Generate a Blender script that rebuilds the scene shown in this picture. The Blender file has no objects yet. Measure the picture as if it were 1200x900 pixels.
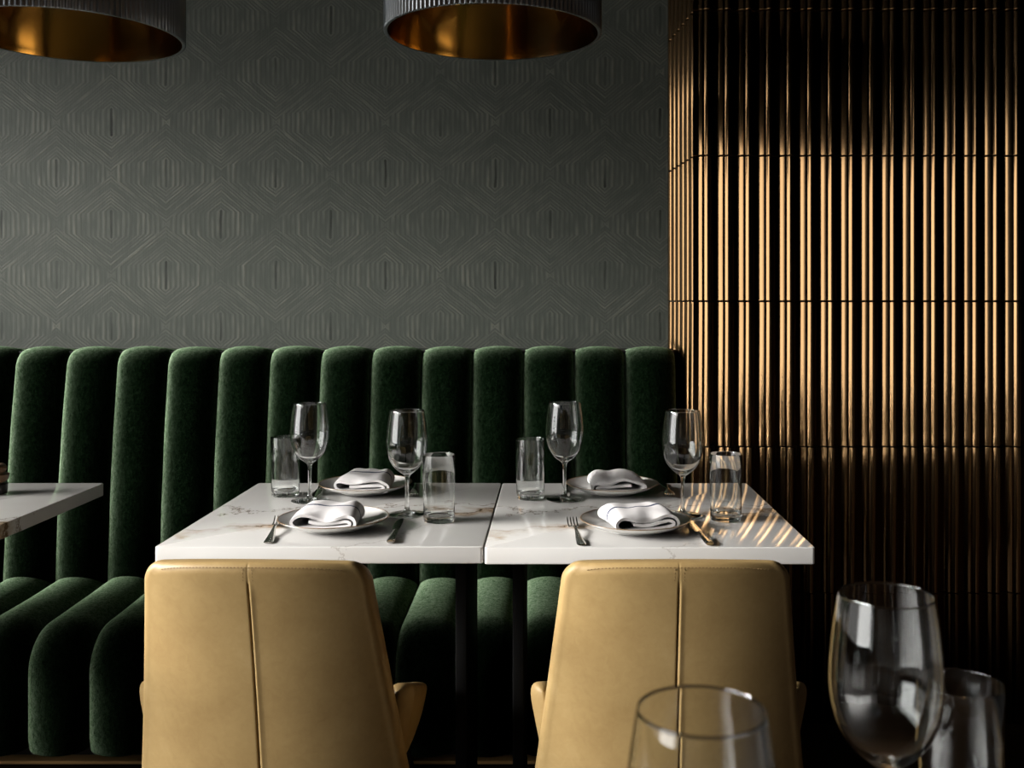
import bpy, bmesh, math, random
from mathutils import Vector, Matrix, noise

random.seed(7)
sc = bpy.context.scene
COL = sc.collection
PI = math.pi

# ------------------------------------------------------------------ camera geometry
F = 1180.0          # focal length in pixels of the 1200 px wide frame
CX, CY = 648.0, 354.0
EYE = 1.227
TT = 0.745          # table top height


def X(px, d):
    return (px - CX) * d / F


def Z(py, d):
    return EYE - (py - CY) * d / F


def on_table(px, py, z=TT):
    d = (EYE - z) * F / (py - CY)
    return Vector((X(px, d), d, z))


# ------------------------------------------------------------------ helpers
def link(name, me, mats=(), parent=None, smooth=True, angle=40):
    ob = bpy.data.objects.new(name, me)
    COL.objects.link(ob)
    for m in mats:
        me.materials.append(m)
    if parent is not None:
        ob.parent = parent
    if smooth:
        me.polygons.foreach_set('use_smooth', [True] * len(me.polygons))
        me.set_sharp_from_angle(angle=math.radians(angle))
    return ob


def from_bm(name, bm, mats=(), parent=None, smooth=True, angle=40):
    bmesh.ops.recalc_face_normals(bm, faces=bm.faces[:])
    me = bpy.data.meshes.new(name)
    bm.to_mesh(me)
    bm.free()
    return link(name, me, mats, parent, smooth, angle)


def thing(name, label, cat, loc=(0, 0, 0), rotz=0.0, group=None):
    o = bpy.data.objects.new(name, None)
    o.empty_display_size = 0.05
    COL.objects.link(o)
    o.location = loc
    o.rotation_euler = (0, 0, rotz)
    tag(o, label, cat, group)
    return o


def tag(o, label, cat, group=None):
    o['label'] = label
    o['category'] = cat
    if group:
        o['group'] = group
    return o


def structure(o):
    o['kind'] = 'structure'
    return o


def dup(root, label, loc, rotz=0.0):
    r = root.copy()
    COL.objects.link(r)
    r.location = loc
    r.rotation_euler = (0, 0, rotz)
    r['label'] = label
    for ch in list(root.children):
        c = ch.copy()
        COL.objects.link(c)
        c.parent = r
        for g in list(ch.children):
            d = g.copy()
            COL.objects.link(d)
            d.parent = c
    return r


def box_into(bm, lo, hi, bevel=0.0, seg=3):
    r = bmesh.ops.create_cube(bm, size=1.0)
    vs = r['verts']
    for v in vs:
        for i in range(3):
            v.co[i] = lo[i] if v.co[i] < 0 else hi[i]
    if bevel:
        es = list({e for v in vs for e in v.link_edges})
        bmesh.ops.bevel(bm, geom=es, offset=bevel, segments=seg, profile=0.5, affect='EDGES', clamp_overlap=True)


def grid_faces(bm, rows, close_u=False, close_v=False, mat=0):
    """rows: list of lists of BMVert, all of the same length"""
    nv, nu = len(rows), len(rows[0])
    for j in range(nv if close_v else nv - 1):
        a, b = rows[j], rows[(j + 1) % nv]
        for i in range(nu if close_u else nu - 1):
            k = (i + 1) % nu
            try:
                f = bm.faces.new((a[i], a[k], b[k], b[i]))
                f.material_index = mat
            except ValueError:
                pass


def lathe(bm, prof, n=64, close=False):
    """prof: (r, z) list; r = 0 makes a pole"""
    rows = []
    for r, z in prof:
        if r < 1e-6:
            rows.append([bm.verts.new((0, 0, z))])
        else:
            rows.append([bm.verts.new((r * math.cos(2 * PI * i / n), r * math.sin(2 * PI * i / n), z)) for i in range(n)])
    m = len(rows)
    for j in range(m if close else m - 1):
        a, b = rows[j], rows[(j + 1) % m]
        if len(a) == 1 and len(b) == 1:
            continue
        for i in range(n):
            k = (i + 1) % n
            if len(a) == 1:
                bm.faces.new((a[0], b[k], b[i]))
            elif len(b) == 1:
                bm.faces.new((a[i], a[k], b[0]))
            else:
                bm.faces.new((a[i], a[k], b[k], b[i]))


def spline(pts, sub=5):
    """Catmull-Rom through 2-D points"""
    out = []
    n = len(pts)
    for i in range(n - 1):
        p0 = pts[max(i - 1, 0)]; p1 = pts[i]; p2 = pts[i + 1]; p3 = pts[min(i + 2, n - 1)]
        for s in range(sub):
            t = s / sub
            q = []
            for a, b, c, d in zip(p0, p1, p2, p3):
                q.append(0.5 * ((2 * b) + (-a + c) * t + (2 * a - 5 * b + 4 * c - d) * t * t + (-a + 3 * b - 3 * c + d) * t ** 3))
            out.append(tuple(q))
    out.append(tuple(pts[-1]))
    return out


def tube_into(bm, pts, radii, n=12, cap=True):
    """straight-ish tapered tube through 3-D points"""
    rows = []
    for i, p in enumerate(pts):
        p = Vector(p)
        a = Vector(pts[max(i - 1, 0)]); b = Vector(pts[min(i + 1, len(pts) - 1)])
        t = (b - a).normalized()
        u = t.orthogonal().normalized()
        if abs(t.z) > 0.5:
            u = (Vector((1, 0, 0)) - t * t.x).normalized()
        w = t.cross(u)
        r = radii[i] if isinstance(radii, (list, tuple)) else radii
        rows.append([bm.verts.new(p + r * (math.cos(2 * PI * k / n) * u + math.sin(2 * PI * k / n) * w)) for k in range(n)])
    grid_faces(bm, rows, close_u=True)
    if cap:
        bm.faces.new(rows[0]); bm.faces.new(rows[-1])


# ------------------------------------------------------------------ materials
class N:
    """small node-building helper"""

    def __init__(self, name):
        self.m = bpy.data.materials.new(name)
        self.m.use_nodes = True
        self.t = self.m.node_tree
        self.p = self.t.nodes['Principled BSDF']

    def node(self, typ, **kw):
        n = self.t.nodes.new(typ)
        for k, v in kw.items():
            setattr(n, k, v)
        return n

    def put(self, sock, v):
        if isinstance(v, bpy.types.NodeSocket):
            self.t.links.new(v, sock)
        else:
            sock.default_value = v

    def math(self, op, a, b=0.0, c=None):
        n = self.node('ShaderNodeMath', operation=op)
        self.put(n.inputs[0], a)
        self.put(n.inputs[1], b)
        if c is not None:
            self.put(n.inputs[2], c)
        return n.outputs[0]

    def coord(self, kind='Object'):
        return self.node('ShaderNodeTexCoord').outputs[kind]

    def mapping(self, vec, scale=(1, 1, 1), loc=(0, 0, 0), rot=(0, 0, 0)):
        n = self.node('ShaderNodeMapping')
        self.put(n.inputs['Vector'], vec)
        n.inputs['Scale'].default_value = scale
        n.inputs['Location'].default_value = loc
        n.inputs['Rotation'].default_value = rot
        return n.outputs[0]

    def noise(self, vec, scale, detail=4, rough=0.5, dist=0.0):
        n = self.node('ShaderNodeTexNoise')
        self.put(n.inputs['Vector'], vec)
        n.inputs['Scale'].default_value = scale
        n.inputs['Detail'].default_value = detail
        n.inputs['Roughness'].default_value = rough
        n.inputs['Distortion'].default_value = dist
        return n.outputs['Fac']

    def ramp(self, fac, stops):
        n = self.node('ShaderNodeValToRGB')
        self.put(n.inputs[0], fac)
        cr = n.color_ramp
        while len(cr.elements) < len(stops):
            cr.elements.new(0.5)
        for e, (p, c) in zip(cr.elements, stops):
            e.position = p
            e.color = (*c, 1) if len(c) == 3 else c
        return n.outputs['Color']

    def mix(self, fac, a, b):
        n = self.node('ShaderNodeMix', data_type='RGBA')
        self.put(n.inputs[0], fac)
        self.put(n.inputs[6], (*a, 1) if isinstance(a, tuple) else a)
        self.put(n.inputs[7], (*b, 1) if isinstance(b, tuple) else b)
        return n.outputs[2]

    def bump(self, h, strength=0.2, dist=0.002):
        n = self.node('ShaderNodeBump')
        n.inputs['Strength'].default_value = strength
        n.inputs['Distance'].default_value = dist
        self.put(n.inputs['Height'], h)
        self.t.links.new(n.outputs[0], self.p.inputs['Normal'])

    def set(self, **kw):
        for k, v in kw.items():
            s = self.p.inputs[k.replace('_', ' ')]
            if isinstance(v, tuple) and len(v) == 3 and s.type == 'RGBA':
                v = (*v, 1)
            self.put(s, v)
        return self


def plain(name, col, rough=0.5, metal=0.0, **kw):
    n = N(name)
    n.set(Base_Color=col, Roughness=rough, Metallic=metal, **kw)
    return n.m


def mat_wallpaper():
    n = N('wallpaper')
    px = 3.3 / F
    co = n.coord('Object')
    sep = n.node('ShaderNodeSeparateXYZ')
    n.put(sep.inputs[0], co)
    wob = n.noise(co, 9.0, 3)
    wobm = n.math('MULTIPLY', n.math('SUBTRACT', wob, 0.5), 0.010)
    xs = n.math('ADD', sep.outputs['X'], wobm)
    zs = n.math('ADD', sep.outputs['Z'], wobm)
    PX, PZ = 128.6 * px, 119.5 * px

    def cell(ox, oz):
        def wrap(v, off, per):
            a = n.math('ADD', v, off + 200 * per + per / 2)
            return n.math('ABSOLUTE', n.math('SUBTRACT', n.math('FLOORED_MODULO', a, per), per / 2))
        ax = wrap(xs, ox, PX)
        az = wrap(zs, oz, PZ)
        diag = n.math('ADD', n.math('MULTIPLY', n.math('SUBTRACT', az, 16 * px), 1.4), n.math('MULTIPLY', ax, 1.15))
        return n.math('MAXIMUM', ax, diag)
    d = n.math('MINIMUM', cell(0, 0), cell(PX / 2, PZ / 2))
    ph = n.math('MULTIPLY', d, 1.0 / (5.8 * px))
    tri = n.math('PINGPONG', ph, 0.5)           # 0..0.5 across each line
    line = n.math('MULTIPLY', tri, 2.0)
    cmb = n.node('ShaderNodeCombineXYZ')
    n.put(cmb.inputs[0], n.math('MULTIPLY', n.math('FLOOR', ph), 7.37))
    n.put(cmb.inputs[1], n.math('MULTIPLY', xs, 9.0))
    n.put(cmb.inputs[2], n.math('MULTIPLY', zs, 9.0))
    vary = n.noise(cmb.outputs[0], 1.0, 2, 0.6)
    vary = n.math('MAXIMUM', n.math('MULTIPLY', n.math('SUBTRACT', vary, 0.30), 3.2), 0.2)
    line = n.math('MULTIPLY', line, vary)
    grain = n.noise(n.mapping(co, (260, 260, 12)), 1.0, 3, 0.6)
    big = n.noise(co, 14.0, 4, 0.6)
    h = n.math('ADD', n.math('MULTIPLY', line, n.math('ADD', big, 0.15)), n.math('MULTIPLY', grain, 0.5))
    col = n.ramp(n.math('MULTIPLY', h, 0.85), [(0.12, (0.066, 0.077, 0.065)), (0.50, (0.104, 0.113, 0.096)), (0.95, (0.160, 0.163, 0.134))])
    slit = n.math('LESS_THAN', d, 1.3 * px)
    slit = n.math('MULTIPLY', slit, n.math('MULTIPLY', n.math('SUBTRACT', n.noise(co, 5.0, 2), 0.36), 2.4))
    col = n.mix(slit, col, (0.008, 0.010, 0.008))
    n.set(Base_Color=col, Roughness=0.6)
    n.p.inputs['Specular IOR Level'].default_value = 0.3
    n.bump(h, 0.5, 0.0016)
    return n.m


def mat_velvet():
    n = N('green_velvet')
    co = n.coord('Object')
    a = n.noise(n.mapping(co, (110, 110, 60)), 1.0, 5, 0.75, 0.5)
    b = n.noise(n.mapping(co, (330, 330, 200)), 1.0, 3, 0.7)
    h = n.math('ADD', n.math('MULTIPLY', a, 0.55), n.math('MULTIPLY', b, 0.45))
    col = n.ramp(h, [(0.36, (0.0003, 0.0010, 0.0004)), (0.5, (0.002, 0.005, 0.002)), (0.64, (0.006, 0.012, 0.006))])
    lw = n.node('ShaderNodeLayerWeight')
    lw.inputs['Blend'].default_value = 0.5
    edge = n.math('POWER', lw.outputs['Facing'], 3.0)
    sheen_col = n.ramp(h, [(0.36, (0.06, 0.13, 0.055)), (0.5, (0.42, 0.63, 0.37)), (0.62, (0.80, 0.98, 0.72))])  # pale sheen put into the colour where the surface turns from view
    n.set(Base_Color=n.mix(edge, col, sheen_col), Roughness=0.9)
    n.p.inputs['Specular IOR Level'].default_value = 0.0
    n.bump(h, 0.9, 0.004)
    return n.m


def mat_leather():
    n = N('tan_leather')
    co = n.coord('Object')
    big = n.noise(co, 7.0, 5, 0.6)
    fine = n.noise(co, 420.0, 3, 0.6)
    mid = n.noise(co, 60.0, 4, 0.6, 0.8)
    col = n.ramp(n.math('ADD', n.math('MULTIPLY', big, 0.7), n.math('MULTIPLY', mid, 0.3)),
                 [(0.3, (0.28, 0.182, 0.072)), (0.55, (0.36, 0.245, 0.102)), (0.75, (0.43, 0.305, 0.140))])
    n.set(Base_Color=col, Roughness=n.math('ADD', n.math('MULTIPLY', mid, 0.2), 0.36))
    n.p.inputs['Specular IOR Level'].default_value = 0.35
    n.bump(n.math('ADD', n.math('MULTIPLY', fine, 0.5), n.math('MULTIPLY', mid, 0.6)), 0.22, 0.0012)
    return n.m


def mat_marble():
    n = N('white_marble')
    co = n.coord('Object')
    sep = n.node('ShaderNodeSeparateXYZ')
    n.put(sep.inputs[0], co)
    x, y = sep.outputs['X'], sep.outputs['Y']
    nz = n.noise(co, 4.5, 6, 0.62)
    nz2 = n.noise(co, 13.0, 6, 0.7)
    w = n.math('ADD', n.math('MULTIPLY', n.math('SUBTRACT', nz, 0.5), 0.32), n.math('MULTIPLY', n.math('SUBTRACT', nz2, 0.5), 0.10))

    def vein(y0, slope, width, k=1.0):
        f = n.math('SUBTRACT', n.math('ADD', y, n.math('MULTIPLY', w, k)), n.math('ADD', n.math('MULTIPLY', x, slope), y0))
        a = n.math('DIVIDE', n.math('ABSOLUTE', f), width)
        return n.math('MAXIMUM', n.math('SUBTRACT', 1.0, a), 0.0)
    v1 = vein(-0.10, 0.34, 0.010)
    v1b = vein(-0.11, 0.34, 0.055, 1.25)
    v2 = vein(0.045, 0.10, 0.006, 1.3)
    v3 = vein(-0.42, 1.5, 0.007, 1.5)
    v = n.math('MAXIMUM', n.math('MAXIMUM', v1, n.math('MULTIPLY', v2, 0.8)), n.math('MULTIPLY', v3, 0.45))
    gate = n.ramp(n.noise(n.mapping(co, (1, 1, 1), (3.1, 1.7, 0.4)), 3.6, 3), [(0.36, (0, 0, 0)), (0.5, (1, 1, 1))])
    v = n.math('MULTIPLY', v, gate)
    haze = n.math('MULTIPLY', n.math('MULTIPLY', v1b, gate), n.math('MULTIPLY', nz2, 1.5))
    base = n.ramp(n.noise(co, 3.0, 4), [(0.3, (0.72, 0.695, 0.66)), (0.7, (0.80, 0.785, 0.76))])
    c = n.mix(haze, base, (0.40, 0.25, 0.12))
    c = n.mix(v, c, (0.15, 0.085, 0.035))
    n.set(Base_Color=c, Roughness=0.07)
    n.p.inputs['Specular IOR Level'].default_value = 0.55
    return n.m


def mat_tile():
    n = N('bronze_glazed_tile')
    co = n.coord('Object')
    a = n.noise(n.mapping(co, (30, 30, 3)), 1.0, 3)
    col = n.ramp(a, [(0.3, (0.165, 0.098, 0.046)), (0.7, (0.190, 0.117, 0.055))])
    n.set(Base_Color=col, Metallic=1.0, Roughness=0.13)
    n.bump(n.noise(n.mapping(co, (60, 60, 9)), 1.0, 2), 0.05, 0.001)
    return n.m


def mat_wood():
    n = N('oak_floor')
    co = n.coord('Object')
    br = n.node('ShaderNodeTexBrick')
    n.put(br.inputs['Vector'], co)
    br.offset = 0.37
    br.inputs['Scale'].default_value = 1.0
    br.inputs['Brick Width'].default_value = 1.6
    br.inputs['Row Height'].default_value = 0.11
    br.inputs['Mortar Size'].default_value = 0.0025
    br.inputs['Color1'].default_value = (0.030, 0.017, 0.008, 1)
    br.inputs['Color2'].default_value = (0.020, 0.011, 0.005, 1)
    br.inputs['Mortar'].default_value = (0.02, 0.01, 0.005, 1)
    g = n.noise(n.mapping(co, (3, 45, 1)), 2.0, 6, 0.65, 0.5)
    col = n.mix(n.math('MULTIPLY', g, 0.75), br.outputs['Color'], (0.010, 0.005, 0.002))
    n.set(Base_Color=col, Roughness=0.75)
    n.p.inputs['Specular IOR Level'].default_value = 0.08
    return n.m


def mat_linen():
    n = N('white_linen')
    co = n.coord('Object')
    f = n.noise(co, 900.0, 2)
    g = n.noise(co, 30.0, 3)
    n.set(Base_Color=n.ramp(g, [(0.3, (0.69, 0.66, 0.655)), (0.7, (0.75, 0.73, 0.725))]), Roughness=0.9)
    n.p.inputs['Specular IOR Level'].default_value = 0.1
    n.bump(n.math('ADD', n.math('MULTIPLY', f, 0.4), g), 0.25, 0.0012)
    return n.m


def mat_glass():
    m = bpy.data.materials.new('clear_glass')
    m.use_nodes = True
    t = m.node_tree
    t.nodes.remove(t.nodes['Principled BSDF'])
    g = t.nodes.new('ShaderNodeBsdfGlass')
    g.inputs['IOR'].default_value = 1.53
    g.inputs['Roughness'].default_value = 0.0
    g.inputs['Color'].default_value = (0.985, 0.992, 0.99, 1)
    t.links.new(g.outputs[0], t.nodes['Material Output'].inputs['Surface'])
    return m


M_WALLP = mat_wallpaper()
M_VELVET = mat_velvet()
M_LEATHER = mat_leather()
M_MARBLE = mat_marble()
M_TILE = mat_tile()
M_WOOD = mat_wood()
M_LINEN = mat_linen()
M_GLASS = mat_glass()
M_NAVY = plain('navy_stripe', (0.03, 0.04, 0.085), 0.9)
M_STEEL = plain('polished_steel', (0.62, 0.60, 0.57), 0.16, 1.0)
M_PORCELAIN = plain('white_porcelain', (0.80, 0.79, 0.76), 0.12)
M_RIM = plain('brown_plate_rim', (0.20, 0.125, 0.06), 0.3)
M_BLACKMETAL = plain('black_metal', (0.012, 0.012, 0.012), 0.4, 0.3)
M_SHADE = plain('black_ribbed_lacquer', (0.26, 0.28, 0.30), 0.3, 1.0)
M_BRASS = plain('brushed_brass', (0.50, 0.33, 0.13), 0.12, 1.0)
M_DARKWALL = plain('dark_plaster', (0.012, 0.011, 0.010), 0.8)
M_CEIL = plain('black_ceiling', (0.008, 0.008, 0.008), 0.9)
M_RAIL = plain('dark_lacquered_rail', (0.018, 0.018, 0.018), 0.3)
M_PANEL = plain('black_laminate', (0.003, 0.003, 0.003), 0.7, Specular_IOR_Level=0.1)
M_BATTEN = plain('oak_batten', (0.62, 0.37, 0.14), 0.5)
M_GROUT = plain('dark_grout', (0.02, 0.014, 0.009), 0.9)
M_THREAD = plain('brown_thread', (0.20, 0.12, 0.045), 0.7)
M_FRAME = plain('black_window_frame', (0.015, 0.015, 0.016), 0.4)
M_DARKTOP = plain('dark_brown_tabletop', (0.030, 0.018, 0.010), 0.3)
M_JAR = plain('dark_stoneware', (0.018, 0.015, 0.012), 0.35)
M_LID = plain('brown_wood_lid', (0.16, 0.085, 0.04), 0.5)

# ------------------------------------------------------------------ room shell
XL, XR, YB, YF, ZC = -4.7, 2.7, 3.3, -4.6, 3.55
D_T = 2.93                                   # plane of the tiled wall


def slab(name, lo, hi, mat, bevel=0):
    bm = bmesh.new()
    box_into(bm, lo, hi, bevel)
    return structure(from_bm(name, bm, [mat], smooth=False))


fl = slab('floor', (XL - 0.2, YF - 0.2, -0.1), (XR + 0.2, YB + 0.2, 0.0), M_WOOD)
fl.location = (0, 0, 0)
slab('ceiling', (XL - 0.2, YF - 0.2, ZC), (XR + 0.2, YB + 0.2, ZC + 0.1), M_CEIL)
slab('wall_front', (XL - 0.2, YF - 0.15, 0), (XR + 0.2, YF, ZC), M_DARKWALL)
slab('wall_side', (XR, YF, 0), (XR + 0.15, YB, ZC), M_DARKWALL)

# papered wall; its origin sits on one motif of the paper
bm = bmesh.new()
ox, oz = X(323.5, YB), Z(203, YB)
box_into(bm, (XL - 0.2 - ox, 0, -oz), (0.8 - ox, 0.15, ZC - oz))
wb = structure(from_bm('wall_back', bm, [M_WALLP], smooth=False))
wb.location = (ox, YB, oz)

# left wall: glazed openings
WIN = [(-3.2, 2.7), (-4.0, -3.5)]        # y ranges of the two windows
WZ = (0.3, 3.05)
bm = bmesh.new()
ys = [YF - 0.2, WIN[1][0], WIN[1][1], WIN[0][0], WIN[0][1], YB + 0.15]
for a, b in ((ys[0], ys[1]), (ys[2], ys[3]), (ys[4], ys[5])):
    box_into(bm, (XL - 0.15, a, 0), (XL, b, ZC))
for a, b in WIN:
    box_into(bm, (XL - 0.15, a, 0), (XL, b, WZ[0]))
    box_into(bm, (XL - 0.15, a, WZ[1]), (XL, b, ZC))
structure(from_bm('wall_left', bm, [M_DARKWALL], smooth=False))
for k, (a, b) in enumerate(WIN):
    bm = bmesh.new()
    e = 0.05
    box_into(bm, (XL - 0.11, a, WZ[0]), (XL - 0.05, a + e, WZ[1]))
    box_into(bm, (XL - 0.11, b - e, WZ[0]), (XL - 0.05, b, WZ[1]))
    box_into(bm, (XL - 0.11, a + e, WZ[0]), (XL - 0.05, b - e, WZ[0] + e))
    box_into(bm, (XL - 0.11, a + e, WZ[1] - e), (XL - 0.05, b - e, WZ[1]))
    structure(from_bm('window_%d' % (k + 1), bm, [M_FRAME], smooth=False))


# tiled wall with vertical flutes, laid in courses
def arc(n0, n1, R, steps):
    """profile piece whose surface normal turns from n0 to n1 degrees (positive = facing left)"""
    pts = []
    for i in range(steps + 1):
        a = math.radians(n0 + (n1 - n0) * i / steps)
        pts.append((-R * math.sin(a), R * math.cos(a)))
    x0, y0 = pts[0]
    return [(x - x0, y - y0) for x, y in pts]


def flute_profile(period):
    pr = [(0.0, 0.0)]

    def add(piece):
        x0, y0 = pr[-1]
        pr.extend((x0 + x, y0 + y) for x, y in piece[1:])
    add(arc(49, 29, 0.088, 10))                 # broad flute
    add([(0, 0), (0.0015, -0.0035), (0.0035, -0.0045), (0.0048, -0.0035)])
    add(arc(52, 33, 0.036, 8))
    add(arc(33, -4, 0.012, 8))               # small bead
    x0, y0 = pr[-1]
    # slope back to the valley
    for s in (0.2, 0.5, 0.8):
        pr.append((x0 + (period - x0) * s, y0 * (1 - s) ** 1.2))
    w = pr[-1][0]
    return pr, max(p[1] for p in pr)


PER = 24.2 * D_T / F
prof, PH = flute_profile(PER)
x_corner = X(812, D_T)
x_back = X(782, YB) - 0.002
bm = bmesh.new()
z0s = [Z(353, D_T) + k * 170.6 * D_T / F for k in range(-3, 5)]
z0s = [0.0] + [z for z in z0s if z > 0.02] + [ZC]
z0s = [z for z in z0s if z <= ZC]
if z0s[-1] < ZC:
    z0s.append(ZC)
pts = []
# left return: runs from the papered wall to the corner, flutes facing left
ret_a = Vector((x_back, YB - 0.001)); ret_b = Vector((x_corner, D_T))
L = (ret_b - ret_a).length
nper = 6
tdir = (ret_b - ret_a) / L
ndir = Vector((-1, -0.09)).normalized()
rpts = []
for k in range(nper):
    for (px_, py_) in prof:
        s = L - (k * PER + px_) * L / (nper * PER)      # turned round: the broad flanks look out of the niche
        q = ret_a + tdir * s + ndir * (py_ - PH)
        rpts.append((q.x, q.y))
pts.extend(reversed(rpts))
pts.append((ret_b.x, ret_b.y))
k = 0
while x_corner + k * PER < XR:
    for (px_, py_) in prof:
        pts.append((x_corner + 0.002 + k * PER + px_, D_T + PH * 0.6 - py_))
    k += 1
g = 0.0009
for zi in range(len(z0s) - 1):
    za, zb = z0s[zi] + g, z0s[zi + 1] - g
    rows = []
    c = 0.0018
    lean_ = {1: 0.034, 2: 0.012}.get(zi, 0.0)
    for z, off in ((za, c), (za + c * 0.4, 0.0008), (za + c, 0), (za + c * 1.4, 0), (zb - c * 1.4, 0), (zb - c, 0), (zb - c * 0.4, 0.0008), (zb, c)):
        off += lean_ * (z - za) - lean_ * 0.2
        rows.append([bm.verts.new((x + off * 0.5, y + off, z)) for x, y in pts])
    grid_faces(bm, rows)
wr = structure(from_bm('wall_right', bm, [M_TILE], angle=50))
# dark grout bed behind the tiles
bm = bmesh.new()
bed = [(x_back + 0.05, YB), (x_corner + 0.05, D_T + PH * 0.6 + 0.006), (XR, D_T + PH * 0.6 + 0.006), (XR, YB)]
lo = [bm.verts.new((x, y, 0)) for x, y in bed]
hi = [bm.verts.new((x, y, ZC)) for x, y in bed]
grid_faces(bm, [lo, hi], close_u=True)
bm.faces.new(lo); bm.faces.new(hi)
structure(from_bm('trim_1', bm, [M_GROUT], smooth=False))

# ------------------------------------------------------------------ banquette
CH = 60.1 * 3.04 / F                        # channel pitch
BX1 = X(733, 3.04) + CH
NCH = 30
BX0 = BX1 - NCH * CH
bq = thing('banquette', 'long dark green velvet banquette with vertical channel tufting along the papered wall', 'banquette',
           ((BX0 + BX1) / 2, 2.95, 0))
bx_off = (BX0 + BX1) / 2
M_PER = 22


def channel_sheet(name, curve, amp, parent, mat, wob=0.0):
    """curve: list of (y, z, amplitude factor); bulges along the curve's normal"""
    bm = bmesh.new()
    rows = []
    n = len(curve)
    for j, (y, z, a) in enumerate(curve):
        y0, z0, _ = curve[max(j - 1, 0)]; y1, z1, _ = curve[min(j + 1, n - 1)]
        t = Vector((y1 - y0, z1 - z0)).normalized()
        nv = Vector((-t.y, t.x))            # left of the path: outward
        row = []
        for k in range(NCH):
            for i in range(M_PER + (1 if k == NCH - 1 else 0)):
                s = 2 * (0.5 - 0.5 * math.cos(PI * i / M_PER)) - 1
                b = math.sqrt(max(0.0, 1 - s * s)) ** 0.9
                ph = noise.noise(Vector((k * 3.7, j * 0.22, 1.3)))
                dd = amp * a * b * (1 + wob * ph)
                x = BX0 + (k + (s + 1) / 2) * CH - bx_off
                # little puckers at the top of each groove
                x += 0.004 * math.sin(j * 0.55 + k * 2.1) * (1 - abs(s)) * wob * 4
                row.append(bm.verts.new((x, y - 2.95 + nv.x * dd, z + nv.y * dd)))
        rows.append(row)
    grid_faces(bm, rows)
    # close the right and left ends
    for idx in (0, -1):
        c = bm.verts.new((rows[0][idx].co.x, 3.2 - 2.95, min(r[idx].co.z for r in rows)))
        for j in range(n - 1):
            try:
                bm.faces.new((rows[j][idx], rows[j + 1][idx], c))
            except ValueError:
                pass
    o = from_bm(name, bm, [mat], parent, angle=75)
    return o


def back_curve():
    c = []
    yb, zb = 3.015, 0.36
    yt, zt = 3.085, 1.03
    for i in range(24):
        s = i / 23
        bow = 0.012 * math.sin(PI * s)
        c.append((yb + (yt - yb) * s - bow, zb + (zt - zb) * s, 1.0))
    r = 0.042
    for i in range(1, 9):
        a = PI / 2 * i / 8
        c.append((yt + r * (1 - math.cos(a)) + 0.01 * i / 8, zt + r * math.sin(a), 1.0 - 0.80 * (i / 8)))
    c.append((yt + r + 0.05, zt + r, 0.15))
    return c


def seat_curve():
    c = []
    LOW = 0.02
    c.append((2.565, 0.10, 1.0))
    for i in range(1, 8):
        c.append((2.56, 0.10 + 0.20 * i / 8, 1.0))
    r = 0.075
    for i in range(0, 11):
        a = PI / 2 * i / 10
        c.append((2.56 + r * (1 - math.cos(a)), 0.305 - LOW + r * math.sin(a), 1.0))
    for i in range(1, 12):
        s = i / 11
        c.append((2.56 + r + s * 0.42, 0.38 - LOW + 0.012 * s, 1.0))
    return c


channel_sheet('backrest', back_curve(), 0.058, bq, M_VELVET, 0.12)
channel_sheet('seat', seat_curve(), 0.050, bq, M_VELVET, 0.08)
bm = bmesh.new()
box_into(bm, (BX0 - bx_off, 2.71 - 2.95, 0), (BX1 - bx_off, 3.25 - 2.95, 0.32), 0.004)
from_bm('plinth', bm, [M_RAIL], bq)
bm = bmesh.new()
box_into(bm, (BX0 - bx_off, 2.672 - 2.95, 0.0), (BX1 - bx_off, 2.712 - 2.95, 0.009), 0.002)
bt = from_bm('kick_strip', bm, [M_BATTEN], bq)
bt['label'] = 'brown wooden strip along the foot'
bm = bmesh.new()
box_into(bm, (BX0 - bx_off, 3.10 - 2.95, 1.02), (BX1 - bx_off, 3.298 - 2.95, 1.0765), 0.003)
from_bm('top_rail', bm, [M_RAIL], bq)

# ------------------------------------------------------------------ tables
TTH = 0.0336


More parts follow.
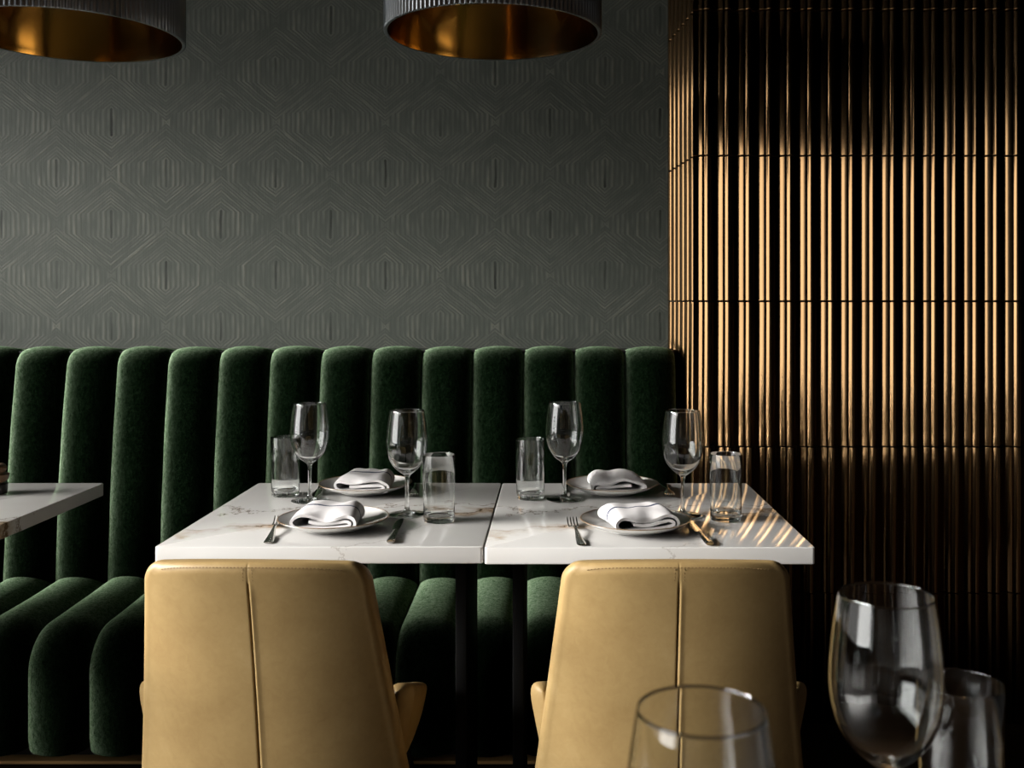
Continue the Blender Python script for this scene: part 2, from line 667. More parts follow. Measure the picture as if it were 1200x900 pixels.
def make_table(label, x0, x1, y0, y1, dz=0.0, group=None, top_mat=None, panels=False):
    cx, cy = (x0 + x1) / 2, (y0 + y1) / 2
    t = thing('dining_table', label, 'table', (cx, cy, 0), 0, group)
    w, d = (x1 - x0) / 2, (y1 - y0) / 2
    bm = bmesh.new()
    r = 0.006
    # slab outline with small rounded corners, then eased edges
    ring = []
    for sx, sy, a0 in ((1, -1, -90), (1, 1, 0), (-1, 1, 90), (-1, -1, 180)):
        for i in range(5):
            a = math.radians(a0 + 90 * i / 4)
            ring.append((sx * (w - r) + r * math.cos(a), sy * (d - r) + r * math.sin(a)))
    rows = []
    b = 0.002
    for off, z in ((0.0025, TT + dz - TTH), (0.0006, TT + dz - TTH + 0.0008), (0, TT + dz - TTH + b), (0, TT + dz - b),
                   (0.0006, TT + dz - 0.0006), (0.002, TT + dz)):
        rows.append([bm.verts.new((x - math.copysign(off, x), y - math.copysign(off, y), z)) for x, y in ring])
    grid_faces(bm, rows, close_u=True)
    bm.faces.new(rows[0]); bm.faces.new(rows[-1])
    from_bm('tabletop', bm, [top_mat or M_MARBLE], t, angle=25)
    top = TT + dz - TTH
    if panels:                                   # slab legs set in from both ends, added to shade the banquette seat
        for sgn in (-1, 1):
            bm = bmesh.new()
            x_ = sgn * (w - 0.06)
            box_into(bm, (x_ - 0.012, -0.17, 0.0), (x_ + 0.012, 0.145, top - 0.0003), 0.002)
            from_bm('shade_leg_panel', bm, [M_PANEL], t)
        bm = bmesh.new()
        box_into(bm, (-w + 0.074, 0.05, top - 0.06), (w - 0.074, 0.07, top - 0.0003), 0.002)
        from_bm('crossbar', bm, [M_BLACKMETAL], t)
        return t
    bm = bmesh.new()
    tube_into(bm, [(0, 0, 0.02), (0, 0, top - 0.01)], 0.035, 24)
    from_bm('column', bm, [M_BLACKMETAL], t)
    bm = bmesh.new()
    lathe(bm, [(0, 0), (0.21, 0), (0.215, 0.004), (0.21, 0.012), (0.06, 0.022), (0.04, 0.03), (0, 0.03)], 48)
    from_bm('base', bm, [M_BLACKMETAL], t)
    bm = bmesh.new()
    box_into(bm, (-w * 0.55, -0.03, top - 0.012), (w * 0.55, 0.03, top), 0.002)
    box_into(bm, (-0.03, -d * 0.55, top - 0.012), (0.03, d * 0.55, top - 0.0002), 0.002)
    from_bm('bracket', bm, [M_BLACKMETAL], t)
    return t


DF, DB = 1.983, 2.683
make_table('white marble two-seat table with brown veins, left of the two joined tables',
           X(181, DF), X(567, DF) - 0.0015, DF, DB, panels=True)
make_table('white marble two-seat table with the tiled wall reflected in it, right of the joined pair',
           X(567, DF) + 0.0015, X(955, DF), DF - 0.004, DB, -0.0005, panels=True)
make_table('neighbouring white marble table cut off by the left edge of the photo',
           X(122, DB) - 0.65, X(122, DB), DF - 0.3, DB)
make_table('nearest dark table below the bottom edge, carrying the large blurred glasses',
           -0.15, 0.62, 0.28, 0.94, top_mat=M_DARKTOP)  # unseen top made dark to keep grey reflections out of the glasses

# ------------------------------------------------------------------ glassware
GZ = TT


def make_wine_glass(label, loc, group):
    out = [(0.0435, 0.0), (0.0440, 0.0010), (0.0430, 0.0020), (0.030, 0.0035), (0.014, 0.0062), (0.0070, 0.0110), (0.0047, 0.022),
           (0.0041, 0.040), (0.0040, 0.062), (0.0045, 0.080), (0.0068, 0.0895), (0.0150, 0.0960), (0.0270, 0.1060), (0.0375, 0.1210),
           (0.0440, 0.1400), (0.0467, 0.1600), (0.0460, 0.1800), (0.0438, 0.2040), (0.0408, 0.2250), (0.0388, 0.2360)]
    inn = [(0.0377, 0.2360), (0.0397, 0.2250), (0.0427, 0.2040), (0.0449, 0.1800), (0.0456, 0.1600), (0.0428, 0.1405), (0.0362, 0.1225),
           (0.0255, 0.1085), (0.0130, 0.1005), (0.0050, 0.0978)]
    po = spline(out, 4)
    pi_ = spline(inn, 4)
    lip = [(0.03855, 0.2367), (0.0381, 0.2367)]
    prof_ = [(0.0, 0.0012), (0.03, 0.0006)] + po + lip + pi_ + [(0.0, 0.0972)]
    bm = bmesh.new()
    lathe(bm, prof_, 72)
    o = from_bm('wine_glass', bm, [M_GLASS], angle=60)
    o.location = loc
    tag(o, label, 'wine glass', group)
    return o


def copy_single(o, label, loc, rotz=0.0):
    c = o.copy()
    COL.objects.link(c)
    c.location = loc
    c.rotation_euler = (0, 0, rotz)
    c['label'] = label
    return c


EPS = 0.0004
wg = make_wine_glass('empty stemmed wine glass at the back of the left table, next to the far tumbler', on_table(363, 587) + Vector((0, 0, EPS)), 'wine glasses')
for px_, py_, lab in (
        (477, 603.5, 'empty stemmed wine glass left of the near tumbler on the left table'),
        (661.5, 585.5, 'empty stemmed wine glass just right of the seam at the back of the right table'),
        (800, 604.5, 'empty stemmed wine glass in front of the left corner of the tiled wall')):
    copy_single(wg, lab, on_table(px_, py_) + Vector((0, 0, EPS)))
d1, d2 = 0.845, 0.606
copy_single(wg, 'large blurred wine glass in the lower right foreground, beside the foreground tumbler', (X(1038.5, d1), d1, TT + EPS + 0.006 * 0))
copy_single(wg, 'very blurred wine glass in front of the right chair, only its upper bowl showing', (X(822, d2), d2, TT + EPS))


def make_tumbler(label, loc, group):
    h = 0.146
    out = [(0.0, 0.0006), (0.028, 0.0004), (0.0315, 0.0), (0.0335, 0.0008), (0.0342, 0.003), (0.0345, 0.010), (0.0350, 0.05), (0.0356, 0.10), (0.0362, h - 0.0008)]
    lip = [(0.0360, h), (0.0352, h), (0.0349, h - 0.0008)]
    inn = [(0.0343, 0.10), (0.0337, 0.05), (0.0331, 0.020), (0.0322, 0.0155), (0.0300, 0.0132), (0.020, 0.0122), (0.0, 0.0120)]
    bm = bmesh.new()
    lathe(bm, out + lip + inn, 64)
    o = from_bm('tumbler', bm, [M_GLASS], angle=60)
    o.location = loc
    tag(o, label, 'glass', group)
    return o


tb = make_tumbler('straight clear water tumbler farthest left, at the back of the left table', on_table(334.5, 580.5) + Vector((0, 0, EPS)), 'water tumblers')
for px_, py_, lab in (
        (514.5, 610.5, 'straight clear water tumbler near the front of the left table, by the seam'),
        (621.5, 584, 'straight clear water tumbler at the back of the right table beside the seam'),
        (850.5, 609, 'straight clear water tumbler at the right end of the right table')):
    copy_single(tb, lab, on_table(px_, py_) + Vector((0, 0, EPS)))
dt = 0.888
copy_single(tb, 'blurred water tumbler in the lower right corner behind the foreground wine glass', (X(1126, dt), dt, TT + EPS))


# ------------------------------------------------------------------ plates, napkins, cutlery
def make_plate(label, loc, group):
    R = 0.118
    o = thing('dinner_plate', label, 'plate', loc, 0, group)
    prof_ = [(0.0, 0.004), (0.055, 0.004), (0.058, 0.0), (0.064, 0.0), (0.066, 0.0035), (0.088, 0.0085), (0.106, 0.0155), (R - 0.001, 0.0222)]
    top = [(R - 0.0022, 0.0232), (0.104, 0.0182), (0.086, 0.0115), (0.072, 0.0078), (0.060, 0.0066), (0.0, 0.0064)]
    bm = bmesh.new()
    lathe(bm, spline(prof_, 2) + spline(top, 3), 96)
    from_bm('plate_body', bm, [M_PORCELAIN], o, angle=50)
    bm = bmesh.new()
    lathe(bm, [(R - 0.0012, 0.0221), (R - 0.0002, 0.0227), (R - 0.0006, 0.0236), (R - 0.0020, 0.0239), (R - 0.0032, 0.0236), (R - 0.0028, 0.0226)], 96, close=True)
    r = from_bm('rim_band', bm, [M_RIM], o)
    r['label'] = 'thin brown rim line'
    return o


p_fl = Vector((X(391, 2.155), 2.155, TT)); p_fr = Vector((X(744.5, 2.14), 2.14, TT))
p_bl = Vector((X(428.5, 2.565), 2.565, TT)); p_br = Vector((X(717.5, 2.56), 2.56, TT))
pl = make_plate('white plate with brown rim at the front of the left table', p_fl + Vector((0, 0, EPS)), 'dinner plates')
for p, lab in ((p_fr, 'white plate with brown rim at the front of the right table'),
               (p_bl, 'white plate with brown rim at the back of the left table'),
               (p_br, 'white plate with brown rim at the back of the right table')):
    dup(pl, lab, p + Vector((0, 0, EPS)), 0)


def make_napkin(label, loc, rotz, group, seed=0, w=0.066, depth=0.125, taper=0.86, lift=1.32, mirror=1):
    """thick linen folded into a spiral of layers; the folds open toward the viewer"""
    k = w / 0.066
    path = [(-0.030, 0.0165), (-0.005, 0.0150), (0.028, 0.0160), (0.048, 0.0170), (0.0555, 0.0135), (0.052, 0.0090), (0.030, 0.0070), (-0.005, 0.0060),
            (-0.045, 0.0055), (-0.060, 0.0080), (-0.0665, 0.0150), (-0.061, 0.0225), (-0.045, 0.0262), (-0.010, 0.0258), (0.020, 0.0250),
            (0.046, 0.0262), (0.0610, 0.0225), (0.0665, 0.0150), (0.0640, 0.0070), (0.054, 0.0035)]
    path = [(mirror * x * k, z * lift) for x, z in spline(path, 4)]
    th = 0.0030
    n = len(path)
    ny = 18
    bm = bmesh.new()
    lo_rows, hi_rows = [], []
    for j in range(ny + 1):
        v = j / ny
        y = (v - 0.5) * depth
        tp = 1 - (1 - taper) * v
        sq = 1 + 0.22 * math.sin(PI * min(1.0, v * 0.75)) - 0.25 * max(0.0, v - 0.8) / 0.2
        a, b = [], []
        for i in range(n):
            p0 = path[max(i - 1, 0)]; p1 = path[min(i + 1, n - 1)]
            t = Vector((p1[0] - p0[0], p1[1] - p0[1])).normalized()
            nn = Vector((-t.y, t.x))
            x, z = path[i]
            nz = noise.noise(Vector((x * 28 + seed * 5, y * 22, i * 0.03)))
            up = max(0.0, z - 0.012) / 0.014
            dz = 0.0024 * nz * up
            yy = y + 0.004 * noise.noise(Vector((x * 30, seed * 3.1, i * 0.05))) * (1 - v)
            zc = 0.0032 + (z - 0.0032) * sq
            # front edge of the upper sheet dips a little
            zc -= 0.0065 * up * max(0.0, 1 - v / 0.28) ** 2 * (0.6 + 0.4 * math.sin(x * 60 + seed))
            a.append(bm.verts.new(((x + nn.x * th) * tp, yy, max(0.0008, zc + nn.y * th + dz))))
            b.append(bm.verts.new(((x - nn.x * th) * tp, yy, max(0.0008, zc - nn.y * th + dz))))
        lo_rows.append(a); hi_rows.append(b)
    for j in range(ny):
        v = (j + 0.5) / ny
        stripe = 1 if j == 8 else 0
        for i in range(n - 1):
            f = bm.faces.new((lo_rows[j][i], lo_rows[j][i + 1], lo_rows[j + 1][i + 1], lo_rows[j + 1][i])); f.material_index = stripe
            f = bm.faces.new((hi_rows[j][i], hi_rows[j + 1][i], hi_rows[j + 1][i + 1], hi_rows[j][i + 1])); f.material_index = 0
    for j, rev in ((0, 0), (ny, 1)):
        for i in range(n - 1):
            bm.faces.new((lo_rows[j][i], hi_rows[j][i], hi_rows[j][i + 1], lo_rows[j][i + 1]))
    for i in (0, n - 1):
        for j in range(ny):
            bm.faces.new((lo_rows[j][i], lo_rows[j + 1][i], hi_rows[j + 1][i], hi_rows[j][i]))
    o = from_bm('napkin', bm, [M_LINEN, M_NAVY], angle=60)
    o.location = loc
    o.rotation_euler = (0, 0, rotz)
    tag(o, label, 'napkin', group)
    return o


NZ = Vector((0, 0, 0.0068 + EPS))
make_napkin('white napkin with a navy stripe, folded straight on the front left plate', p_fl + NZ + Vector((-0.004, -0.012, 0)), math.radians(-2), 'folded napkins', 1)
make_napkin('white napkin with a navy stripe, lying at a slant on the front right plate', p_fr + NZ + Vector((0.002, -0.008, 0)), math.radians(17), 'folded napkins', 2, 0.068, 0.13, 0.9)
make_napkin('white napkin folded on the plate at the back of the left table', p_bl + NZ + Vector((0.008, -0.012, 0)), math.radians(-4), 'folded napkins', 3, 0.066, 0.13, 0.78, 1.4)
make_napkin('white napkin folded on the plate at the back of the right table', p_br + NZ + Vector((0.004, -0.012, 0)), math.radians(8), 'folded napkins', 4, 0.066, 0.13, 0.82, 1.4, -1)


def loft_flat(bm, secs, sub=4):
    """secs: (y, half width, z centre, half thickness); a smooth flat bar along y with elliptical sections"""
    secs = spline(secs, sub)
    rows = []
    n = 12
    for y, w, z, t in secs:
        rows.append([bm.verts.new((w * math.cos(2 * PI * i / n), y, z + t * math.sin(2 * PI * i / n))) for i in range(n)])
    grid_faces(bm, rows, close_u=True)
    bm.faces.new(rows[0]); bm.faces.new(rows[-1])


def make_fork(label, a, b, group):
    """a: handle end, b: tine tips (both on the table)"""
    d = (b - a)
    L_ = 0.205
    rot = math.atan2(-d.x, d.y)
    root = thing('fork', label, 'fork', a + Vector((0, 0, EPS)), rot, group)
    bm = bmesh.new()
    loft_flat(bm, [(0.0, 0.0075, 0.0022, 0.0016), (0.01, 0.0095, 0.0022, 0.0018), (0.05, 0.0075, 0.0036, 0.0020), (0.095, 0.0042, 0.0080, 0.0022),
                   (0.125, 0.0036, 0.0100, 0.0020), (0.137, 0.0075, 0.0082, 0.0014), (0.150, 0.0118, 0.0055, 0.0011), (0.158, 0.0122, 0.0044, 0.0010)])
    from_bm('handle', bm, [M_STEEL], root)
    for k in range(4):
        x = (k - 1.5) * 0.0066
        bm = bmesh.new()
        pts_ = [(0.155, 0.0042), (0.168, 0.0034), (0.182, 0.0048), (0.196, 0.0095), (L_, 0.0140)]
        tube_into(bm, [(x, y, z) for y, z in spline(pts_, 3)], [0.00155] * 10 + [0.0013, 0.0011, 0.0007], 8)
        from_bm('tine', bm, [M_STEEL], root)
    return root


def make_knife(label, a, b, group):
    d = (b - a)
    rot = math.atan2(-d.x, d.y)
    root = thing('table_knife', label, 'knife', a + Vector((0, 0, EPS)), rot, group)
    bm = bmesh.new()
    loft_flat(bm, [(0.0, 0.0070, 0.0042, 0.0034), (0.008, 0.0088, 0.0045, 0.0040), (0.05, 0.0074, 0.0045, 0.0040), (0.088, 0.0060, 0.0045, 0.0036), (0.1, 0.0056, 0.0044, 0.0030)])
    from_bm('handle', bm, [M_STEEL], root)
    bm = bmesh.new()
    # blade: flat, with a bellied edge and rounded tip
    out = [(0.099, -0.0052, 0.0052), (0.108, -0.0075, 0.0062), (0.125, -0.0096, 0.0068), (0.16, -0.0105, 0.0070), (0.19, -0.0092, 0.0066), (0.208, -0.0052, 0.0052), (0.2145, -0.0005, 0.0022)]
    out = spline(out, 3)
    rows = []
    for y, l, r in out:
        m_ = (l + r) / 2
        rows.append([bm.verts.new((l, y, 0.0040)), bm.verts.new((m_, y, 0.0052)), bm.verts.new((r, y, 0.0050)),
                     bm.verts.new((r, y, 0.0032)), bm.verts.new((m_, y, 0.0030))])
    grid_faces(bm, rows, close_u=True)
    bm.faces.new(rows[0]); bm.faces.new(rows[-1])
    from_bm('blade', bm, [M_STEEL], root)
    return root


def V2(x, y):
    return Vector((x, y, TT))


fk = make_fork('steel fork left of the front left plate', on_table(314, 637.5), V2(X(328, 2.21), 2.21), 'forks')
for a, b, lab in ((on_table(682, 640), V2(X(669, 2.21), 2.21), 'steel fork left of the front right plate, right of the seam'),
                  (V2(-0.372, 2.665), V2(-0.337, 2.44), 'steel fork behind the stem of the wine glass, right of the back left plate'),
                  (V2(0.292, 2.668), V2(0.288, 2.44), 'steel fork right of the back right plate')):
    d = b - a
    dup(fk, lab, a + Vector((0, 0, EPS)), math.atan2(-d.x, d.y))
kn = make_knife('steel knife right of the front left plate', on_table(457.5, 637.5), on_table(471, 609), 'table knives')
for a, b, lab in ((on_table(832, 640), on_table(806, 611), 'steel knife right of the front right plate, catching warm light'),
                  (V2(X(380, 2.672), 2.672), V2(X(368, 2.47), 2.47), 'steel knife left of the back left plate, by the wine glass foot'),
                  (V2(X(662, 2.672), 2.672), V2(X(663, 2.47), 2.47), 'steel knife left of the back right plate, behind a wine glass foot')):
    d = b - a
    dup(kn, lab, a + Vector((0, 0, EPS)), math.atan2(-d.x, d.y))

# jar at the left edge, on the neighbouring table
jr = thing('condiment_jar', 'small dark lidded jar at the left picture edge on the neighbouring table', 'jar',
           (X(-9, 2.53), 2.53, TT + EPS))
bm = bmesh.new()
lathe(bm, spline([(0.0, 0.0), (0.03, 0.0), (0.034, 0.004), (0.035, 0.02), (0.034, 0.026), (0.0, 0.026)], 3), 40)
from_bm('jar_body', bm, [M_JAR], jr)
bm = bmesh.new()
lathe(bm, spline([(0.0, 0.026), (0.02, 0.026), (0.034, 0.033), (0.0375, 0.043), (0.036, 0.050), (0.0, 0.050)], 3), 40)
from_bm('dish', bm, [M_LID], jr)
bm = bmesh.new()
lathe(bm, spline([(0.0, 0.050), (0.022, 0.050), (0.031, 0.058), (0.032, 0.066), (0.026, 0.074), (0.0, 0.077)], 3), 40)
from_bm('lid', bm, [M_LID], jr)


# ------------------------------------------------------------------ chairs
def make_chair(label, loc, rotz):
    t = thing('dining_chair', label, 'chair', loc, rotz, 'tan leather dining chairs')
    zt, zb = 0.785, 0.335
    wt, wbm = 0.181, 0.236
    K = 0.045
    TH = 0.046
    rc = 0.034
    # u samples: dense near the centre seam
    us = [-1, -0.97, -0.93, -0.87, -0.8, -0.7, -0.6, -0.5, -0.4, -0.3, -0.2, -0.12, -0.06, -0.04, -0.03, -0.022, -0.015, -0.008, 0,
          0.008, 0.015, 0.022, 0.03, 0.045, 0.07, 0.12, 0.2, 0.3, 0.4, 0.5, 0.6, 0.7, 0.8, 0.87, 0.93, 0.97, 1]
    zs = []
    for i in range(30):
        zs.append(zb + (zt - rc - zb) * i / 29)
    for i in range(1, 13):
        a = PI / 2 * i / 12
        zs.append(zt - rc + rc * math.sin(a))

    def lean(z):
        return -0.30 + (zt - z) * 0.225 - 0.10 * max(0.0, (zt - z)) ** 2

    def halfw(z):
        s = (zt - z) / (zt - zb)
        w = wt + (wbm - wt) * s ** 1.05
        if z > zt - rc:
            q = (z - (zt - rc)) / rc
            w -= rc * 0.9 * (1 - math.sqrt(max(0, 1 - q * q)))
        return w

    def drop(x, z):
        return 0.011 * abs(x / 0.18) ** 2.4 * max(0.0, (z - zb) / (zt - zb))

    def outer(u, z):
        w = halfw(z)
        x = u * w
        y = lean(z) + (K * abs(x / 0.2) ** 2.4)
        top = max(0.0, min(1.0, (zt - 0.040 - z) / 0.010))
        g_ = math.exp(-((u + 0.002) / 0.0075) ** 2) * 0.0065 * (0.12 + 0.88 * top)
        lip = math.exp(-((u - 0.022) / 0.016) ** 2) * 0.0012 * top
        return Vector((x, y + g_ - lip, z - drop(x, z)))
    bm = bmesh.new()
    rows = []
    for z in zs:
        w = halfw(z)
        q = max(0.0, (z - (zt - 0.020)) / 0.020)
        thk = TH * (0.35 + 0.65 * math.sqrt(max(0.0, 1 - q * q)))
        ym = lean(z) + TH / 2
        ring = []
        ne = 7
        for u in us:
            p = outer(u, z)
            p.y += (TH - thk) / 2
            ring.append(p)
        # right rounded edge
        def edge(sgn):
            pts_ = []
            pe = outer(sgn, z)
            yc = pe.y + TH / 2
            for i in range(1, ne):
                a = -PI / 2 + PI * i / ne
                pts_.append(Vector((pe.x + sgn * 0.016 * math.cos(a), yc + thk / 2 * math.sin(a), pe.z)))
            return pts_
        ring += edge(1)
        for u in reversed(us[::2]):
            x = u * w
            ring.append(Vector((x, lean(z) + (K * abs(x / 0.2) ** 2.4) + TH - (TH - thk) / 2, z - drop(x, z))))
        ring += list(reversed(edge(-1)))
        rows.append([bm.verts.new(p) for p in ring])
    grid_faces(bm, rows, close_u=True)
    bm.faces.new(rows[0]); bm.faces.new(rows[-1])
    back = from_bm('backrest', bm, [M_LEATHER], t, angle=50)
    # stitches along the top edge and at the short seam above the pleat
    bm = bmesh.new()
    nst = 52
    zst = zt - 0.0070

    def bead(p, ax, sx, sz):
        r = bmesh.ops.create_icosphere(bm, subdivisions=1, radius=1.0)
        for v in r['verts']:
            v.co = Vector((v.co.x * sx, v.co.y * 0.0009, v.co.z * sz)) + p
    for i in range(nst):
        u = -0.93 + 1.86 * (i + 0.5) / nst
        p = outer(u, zst)
        p.z -= 0.006 * (abs(u) ** 8)
        bead(p + Vector((0, 0.0005, 0)), 0, 0.0020, 0.0010)
    for s in (-0.045, 0.045):
        for i in range(4):
            p = outer(s, zst - 0.004 - i * 0.0062)
            bead(p + Vector((0, 0.0004, 0)), 0, 0.0009, 0.0018)
    st = from_bm('stitching', bm, [M_THREAD], back)
    st['label'] = 'brown thread stitching'
    # seat cushion
    bm = bmesh.new()
    rows = []
    prof_ = [(0.90, 0.315), (0.97, 0.322), (1.0, 0.34), (1.0, 0.372), (0.975, 0.39), (0.90, 0.399), (0.6, 0.405), (0.25, 0.406)]
    for sc_, z in prof_:
        ring = []
        for i in range(48):
            a = 2 * PI * i / 48
            ca, sa = math.cos(a), math.sin(a)
            x = 0.205 * math.copysign(abs(ca) ** 0.35, ca)
            y = 0.170 * math.copysign(abs(sa) ** 0.35, sa)
            ring.append(bm.verts.new((x * sc_, 0.040 + y * sc_, z)))
        rows.append(ring)
    grid_faces(bm, rows, close_u=True)
    bm.faces.new(rows[0]); bm.faces.new(rows[-1])
    from_bm('seat', bm, [M_LEATHER], t, angle=60)
    # low side arms, flaring outward
    for s in (-1, 1):
        bm = bmesh.new()
        rows = []
        ny = 14
        for j in range(ny + 1):
            v = j / ny
            y = -0.158 + 0.335 * v
            ztop = 0.533 - 0.125 * v
            endr = 1.0
            e = 0.022
            dist = min(v, 1 - v) * 0.335
            if dist < e:
                endr = math.sqrt(max(0.02, 1 - (1 - dist / e) ** 2))
            ring = []
            n = 28
            hz = (ztop - 0.345) / 2 - 0.02 * (1 - endr)
            zc = (ztop + 0.345) / 2
            for i in range(n):
                a = 2 * PI * i / n
                ca, sa = math.cos(a), math.sin(a)
                lx = 0.026 * endr * math.copysign(abs(ca) ** 0.7, ca)
                lz = hz * math.copysign(abs(sa) ** 0.35, sa)
                zz = zc + lz
                flare = (zz - 0.345) * 0.20
                xx = s * (0.199 + 0.006 * math.sin(PI * v) + flare) + lx
                ring.append(bm.verts.new((xx, y, zz)))
            rows.append(ring)
        grid_faces(bm, rows, close_u=True)
        bm.faces.new(rows[0]); bm.faces.new(rows[-1])
        from_bm('arm', bm, [M_LEATHER], t, angle=60)
    # legs
    for sx in (-1, 1):
        for sy in (-1, 1):
            bm = bmesh.new()
            tube_into(bm, [(sx * 0.235, 0.02 + sy * 0.225, 0.0), (sx * 0.170, 0.03 + sy * 0.13, 0.325)], [0.009, 0.016], 14)
            from_bm('leg', bm, [M_BLACKMETAL], t)
    return t


make_chair('tan leather dining chair with its back to the viewer at the left joined table', (X(290, 1.70) + 0.006, 2.0, 0), math.radians(-1.5))
ch2 = make_chair('tan leather dining chair with its back to the viewer, behind a very blurred glass', (X(797, 1.70), 2.0, 0), math.radians(0))
dup(ch2, 'unseen tan leather dining chair added at the neighbouring table to shade the banquette', (X(122, DB) - 0.34, 1.95, 0), 0)  # added out of view to shade the banquette seat
make_table('unseen white marble two-seat table added farther left to shade the banquette', X(122, DB) - 1.303, X(122, DB) - 0.653, DF - 0.3, DB)  # extra table out of frame, added to block light from the seat
dup(ch2, 'unseen tan leather dining chair added at the farther table to shade the banquette', (X(122, DB) - 0.98, 1.95, 0), 0)  # second unseen chair, added for its shadow on the banquette


# ------------------------------------------------------------------ pendants
def make_pendant(label, loc):
    t = thing('pendant_lamp', label, 'pendant lamp', loc, 0, 'drum pendants over the tables')
    R, H, NR = 0.251, 0.28, 132
    n = NR * 6
    bm = bmesh.new()

    def ring(r, z, amp):
        return [bm.verts.new(((r + amp * abs(math.sin(NR * PI * i / n)) ** 0.7) * math.cos(2 * PI * i / n),
                              (r + amp * abs(math.sin(NR * PI * i / n)) ** 0.7) * math.sin(2 * PI * i / n), z)) for i in range(n)]
    rows = [ring(R - 0.009, 0.0, 0.0), ring(R - 0.005, -0.001, 0.0), ring(R - 0.0045, 0.0005, 0.0045), ring(R - 0.0045, H - 0.002, 0.0045), ring(R - 0.006, H, 0.0), ring(0.03, H + 0.004, 0.0)]
    grid_faces(bm, rows, close_u=True)
    from_bm('shade', bm, [M_SHADE], t, angle=70)
    bm = bmesh.new()
    lathe(bm, [(R - 0.0095, 0.0005), (R - 0.0105, 0.012), (R - 0.0105, H - 0.02), (R - 0.03, H - 0.008), (0.0, H - 0.006)], 128)
    ln = from_bm('brass_lining', bm, [M_BRASS], t, angle=60)
    ln['label'] = 'brass inner lining'
    bm = bmesh.new()
    lathe(bm, [(0.0, H - 0.1), (0.022, H - 0.1), (0.026, H - 0.09), (0.026, H - 0.01), (0.0, H - 0.01)], 32)
    from_bm('lamp_holder', bm, [M_BLACKMETAL], t)
    bm = bmesh.new()
    tube_into(bm, [(0, 0, H), (0, 0, ZC - loc[2] - 0.028)], 0.004, 12)
    from_bm('cord', bm, [M_BLACKMETAL], t)
    bm = bmesh.new()
    q = ZC - loc[2]
    lathe(bm, [(0.0, q - 0.03), (0.055, q - 0.03), (0.06, q - 0.025), (0.06, q - 0.0005), (0.0, q - 0.0005)], 32)
    from_bm('ceiling_rose', bm, [M_BLACKMETAL], t)
    return t


PY = 2.33
px1 = X(578, PY); pz1 = Z(40.5, PY)
px2 = X(83, PY)
pd = make_pendant('ribbed black drum pendant with brass lining hanging over the two joined tables', (px1, PY, pz1))
dup(pd, 'ribbed black drum pendant with brass lining cut off by the top left corner', (px2, PY, pz1 - 0.006))


# ------------------------------------------------------------------ light: daylight through the glazed left wall
for k, (a, b) in enumerate(WIN):
    ld = bpy.data.lights.new('window_portal', 'AREA')
    ld.shape = 'RECTANGLE'
    ld.size = WZ[1] - WZ[0]
    ld.size_y = b - a
    ld.cycles.is_portal = True
    lo_ = bpy.data.objects.new('window_portal', ld)
    COL.objects.link(lo_)
    lo_.location = (XL - 0.14, (a + b) / 2, (WZ[0] + WZ[1]) / 2)
    lo_.rotation_euler = (0, math.radians(-90), 0)   # faces +X

w = bpy.data.worlds.new('world')
sc.world = w
w.use_nodes = True
wt = w.node_tree
bg = wt.nodes['Background']
tc = wt.nodes.new('ShaderNodeTexCoord')
sx = wt.nodes.new('ShaderNodeSeparateXYZ')
wt.links.new(tc.outputs['Generated'], sx.inputs[0])
mr = wt.nodes.new('ShaderNodeMapRange')
mr.inputs['From Min'].default_value = -0.5
mr.inputs['From Max'].default_value = 0.5
wt.links.new(sx.outputs['Z'], mr.inputs['Value'])
cr = wt.nodes.new('ShaderNodeValToRGB')
STRENGTH = 115.0
SKY = [(-25, 0.0), (-12, 0.003), (-4, 0.008), (11.5, 0.009), (17.5, 1.0), (21, 1.0), (25, 0.12), (60, 0.05)]     # elevation in degrees, relative radiance
while len(cr.color_ramp.elements) < len(SKY):
    cr.color_ramp.elements.new(0.5)
for e, (el, v) in zip(cr.color_ramp.elements, SKY):
    e.position = math.sin(math.radians(el)) + 0.5
    e.color = (v, v * 0.975, v * 0.94, 1)
wt.links.new(mr.outputs[0], cr.inputs[0])


def wmath(op, a, b=0.0):
    n = wt.nodes.new('ShaderNodeMath')
    n.operation = op
    for s_, v in zip(n.inputs, (a, b)):
        if isinstance(v, bpy.types.NodeSocket):
            wt.links.new(v, s_)
        else:
            s_.default_value = v
    return n.outputs[0]


def wband(val, a, b, c, d):
    """0 below a, 1 between b and c, 0 above d"""
    o = []
    for lo_v, hi_v in ((a, b), (d, c)):
        m_ = wt.nodes.new('ShaderNodeMapRange')
        wt.links.new(val, m_.inputs['Value'])
        m_.inputs['From Min'].default_value = lo_v
        m_.inputs['From Max'].default_value = hi_v
        m_.interpolation_type = 'SMOOTHSTEP'
        o.append(m_.outputs[0])
    return wmath('MULTIPLY', o[0], o[1])


R_ = math.radians
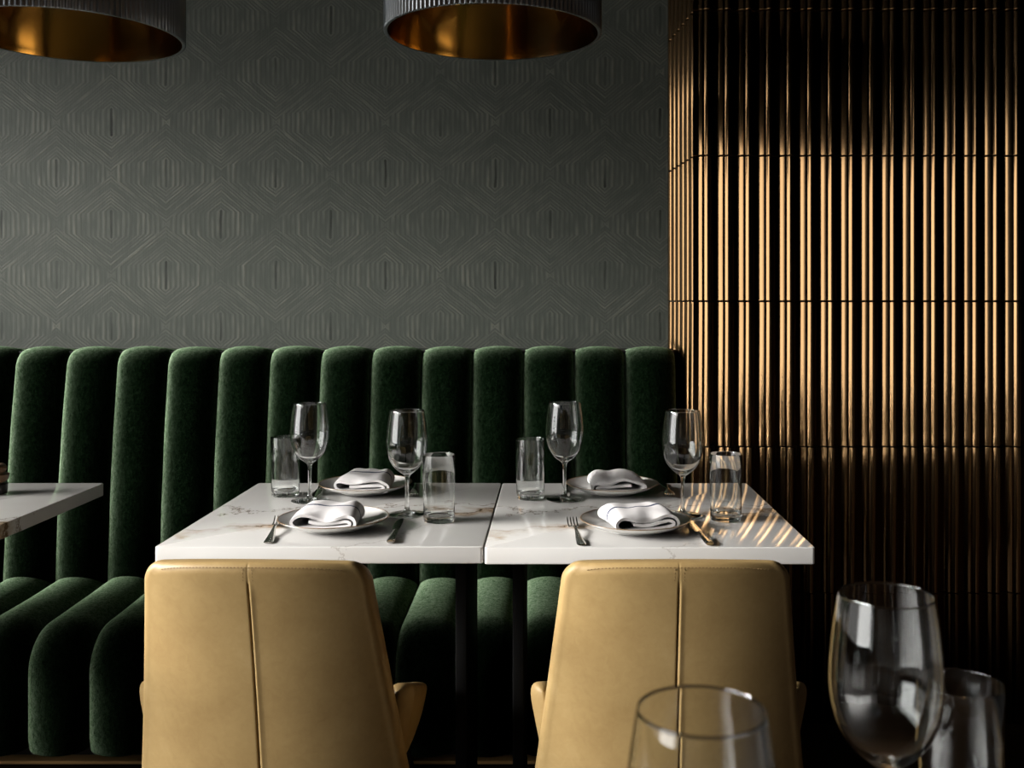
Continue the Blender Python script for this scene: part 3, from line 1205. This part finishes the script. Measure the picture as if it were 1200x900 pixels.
# added bright band outdoors, placed for the glass highlights and bronze tile stripes
azim = wmath('ARCTAN2', wmath('MULTIPLY', sx.outputs['X'], -1.0), wmath('MULTIPLY', sx.outputs['Y'], -1.0))
elev = wmath('ARCSINE', sx.outputs['Z'])
strip = wmath('MULTIPLY', wband(azim, R_(47), R_(52), R_(78), R_(84)), wband(elev, R_(-15), R_(-6), R_(13), R_(18)))
addn = wt.nodes.new('ShaderNodeMix')
addn.data_type = 'RGBA'
addn.blend_type = 'ADD'
addn.inputs[0].default_value = 1.0
dim = wt.nodes.new('ShaderNodeMapRange')          # sky dimmed behind the viewer to keep frontal light off wall and seat
wt.links.new(azim, dim.inputs['Value'])
dim.inputs['From Min'].default_value = R_(52)
dim.inputs['From Max'].default_value = R_(74)
dim.inputs['To Min'].default_value = 0.12
dim.inputs['To Max'].default_value = 1.0
sky_n = wt.nodes.new('ShaderNodeMix')
sky_n.data_type = 'RGBA'
wt.links.new(dim.outputs[0], sky_n.inputs[0])
sky_n.inputs[6].default_value = (0, 0, 0, 1)
wt.links.new(cr.outputs[0], sky_n.inputs[7])
wt.links.new(sky_n.outputs[2], addn.inputs[6])
sc_n = wt.nodes.new('ShaderNodeMix')
sc_n.data_type = 'RGBA'
wt.links.new(strip, sc_n.inputs[0])
sc_n.inputs[6].default_value = (0, 0, 0, 1)
f_ = 5.8 / STRENGTH
sc_n.inputs[7].default_value = (f_, f_ * 0.985, f_ * 0.96, 1)
wt.links.new(sc_n.outputs[2], addn.inputs[7])
wt.links.new(addn.outputs[2], bg.inputs['Color'])
bg.inputs['Strength'].default_value = STRENGTH

# ------------------------------------------------------------------ camera
cam = bpy.data.cameras.new('camera')
co = bpy.data.objects.new('camera', cam)
COL.objects.link(co)
co.location = (0, 0, EYE)
co.rotation_euler = (PI / 2, 0, 0)
cam.sensor_width = 36
cam.sensor_fit = 'HORIZONTAL'
cam.lens = F / 1200 * 36
cam.shift_x = -(CX - 600) / 1200
cam.shift_y = -(450 - CY) / 1200
cam.clip_start = 0.02
cam.dof.use_dof = True
cam.dof.focus_distance = 2.25
cam.dof.aperture_fstop = 8.0
sc.camera = co

sc.view_settings.view_transform = 'Standard'
sc.view_settings.look = 'None'
sc.view_settings.gamma = 1.0
sc.view_settings.use_curve_mapping = False
sc.view_settings.exposure = 0.0
sc.cycles.max_bounces = 14
sc.cycles.transmission_bounces = 14
sc.cycles.glossy_bounces = 6
sc.cycles.diffuse_bounces = 1
sc.cycles.caustics_refractive = True
sc.cycles.caustics_reflective = True
sc.cycles.sample_clamp_indirect = 6.0
sc.cycles.use_denoising = True
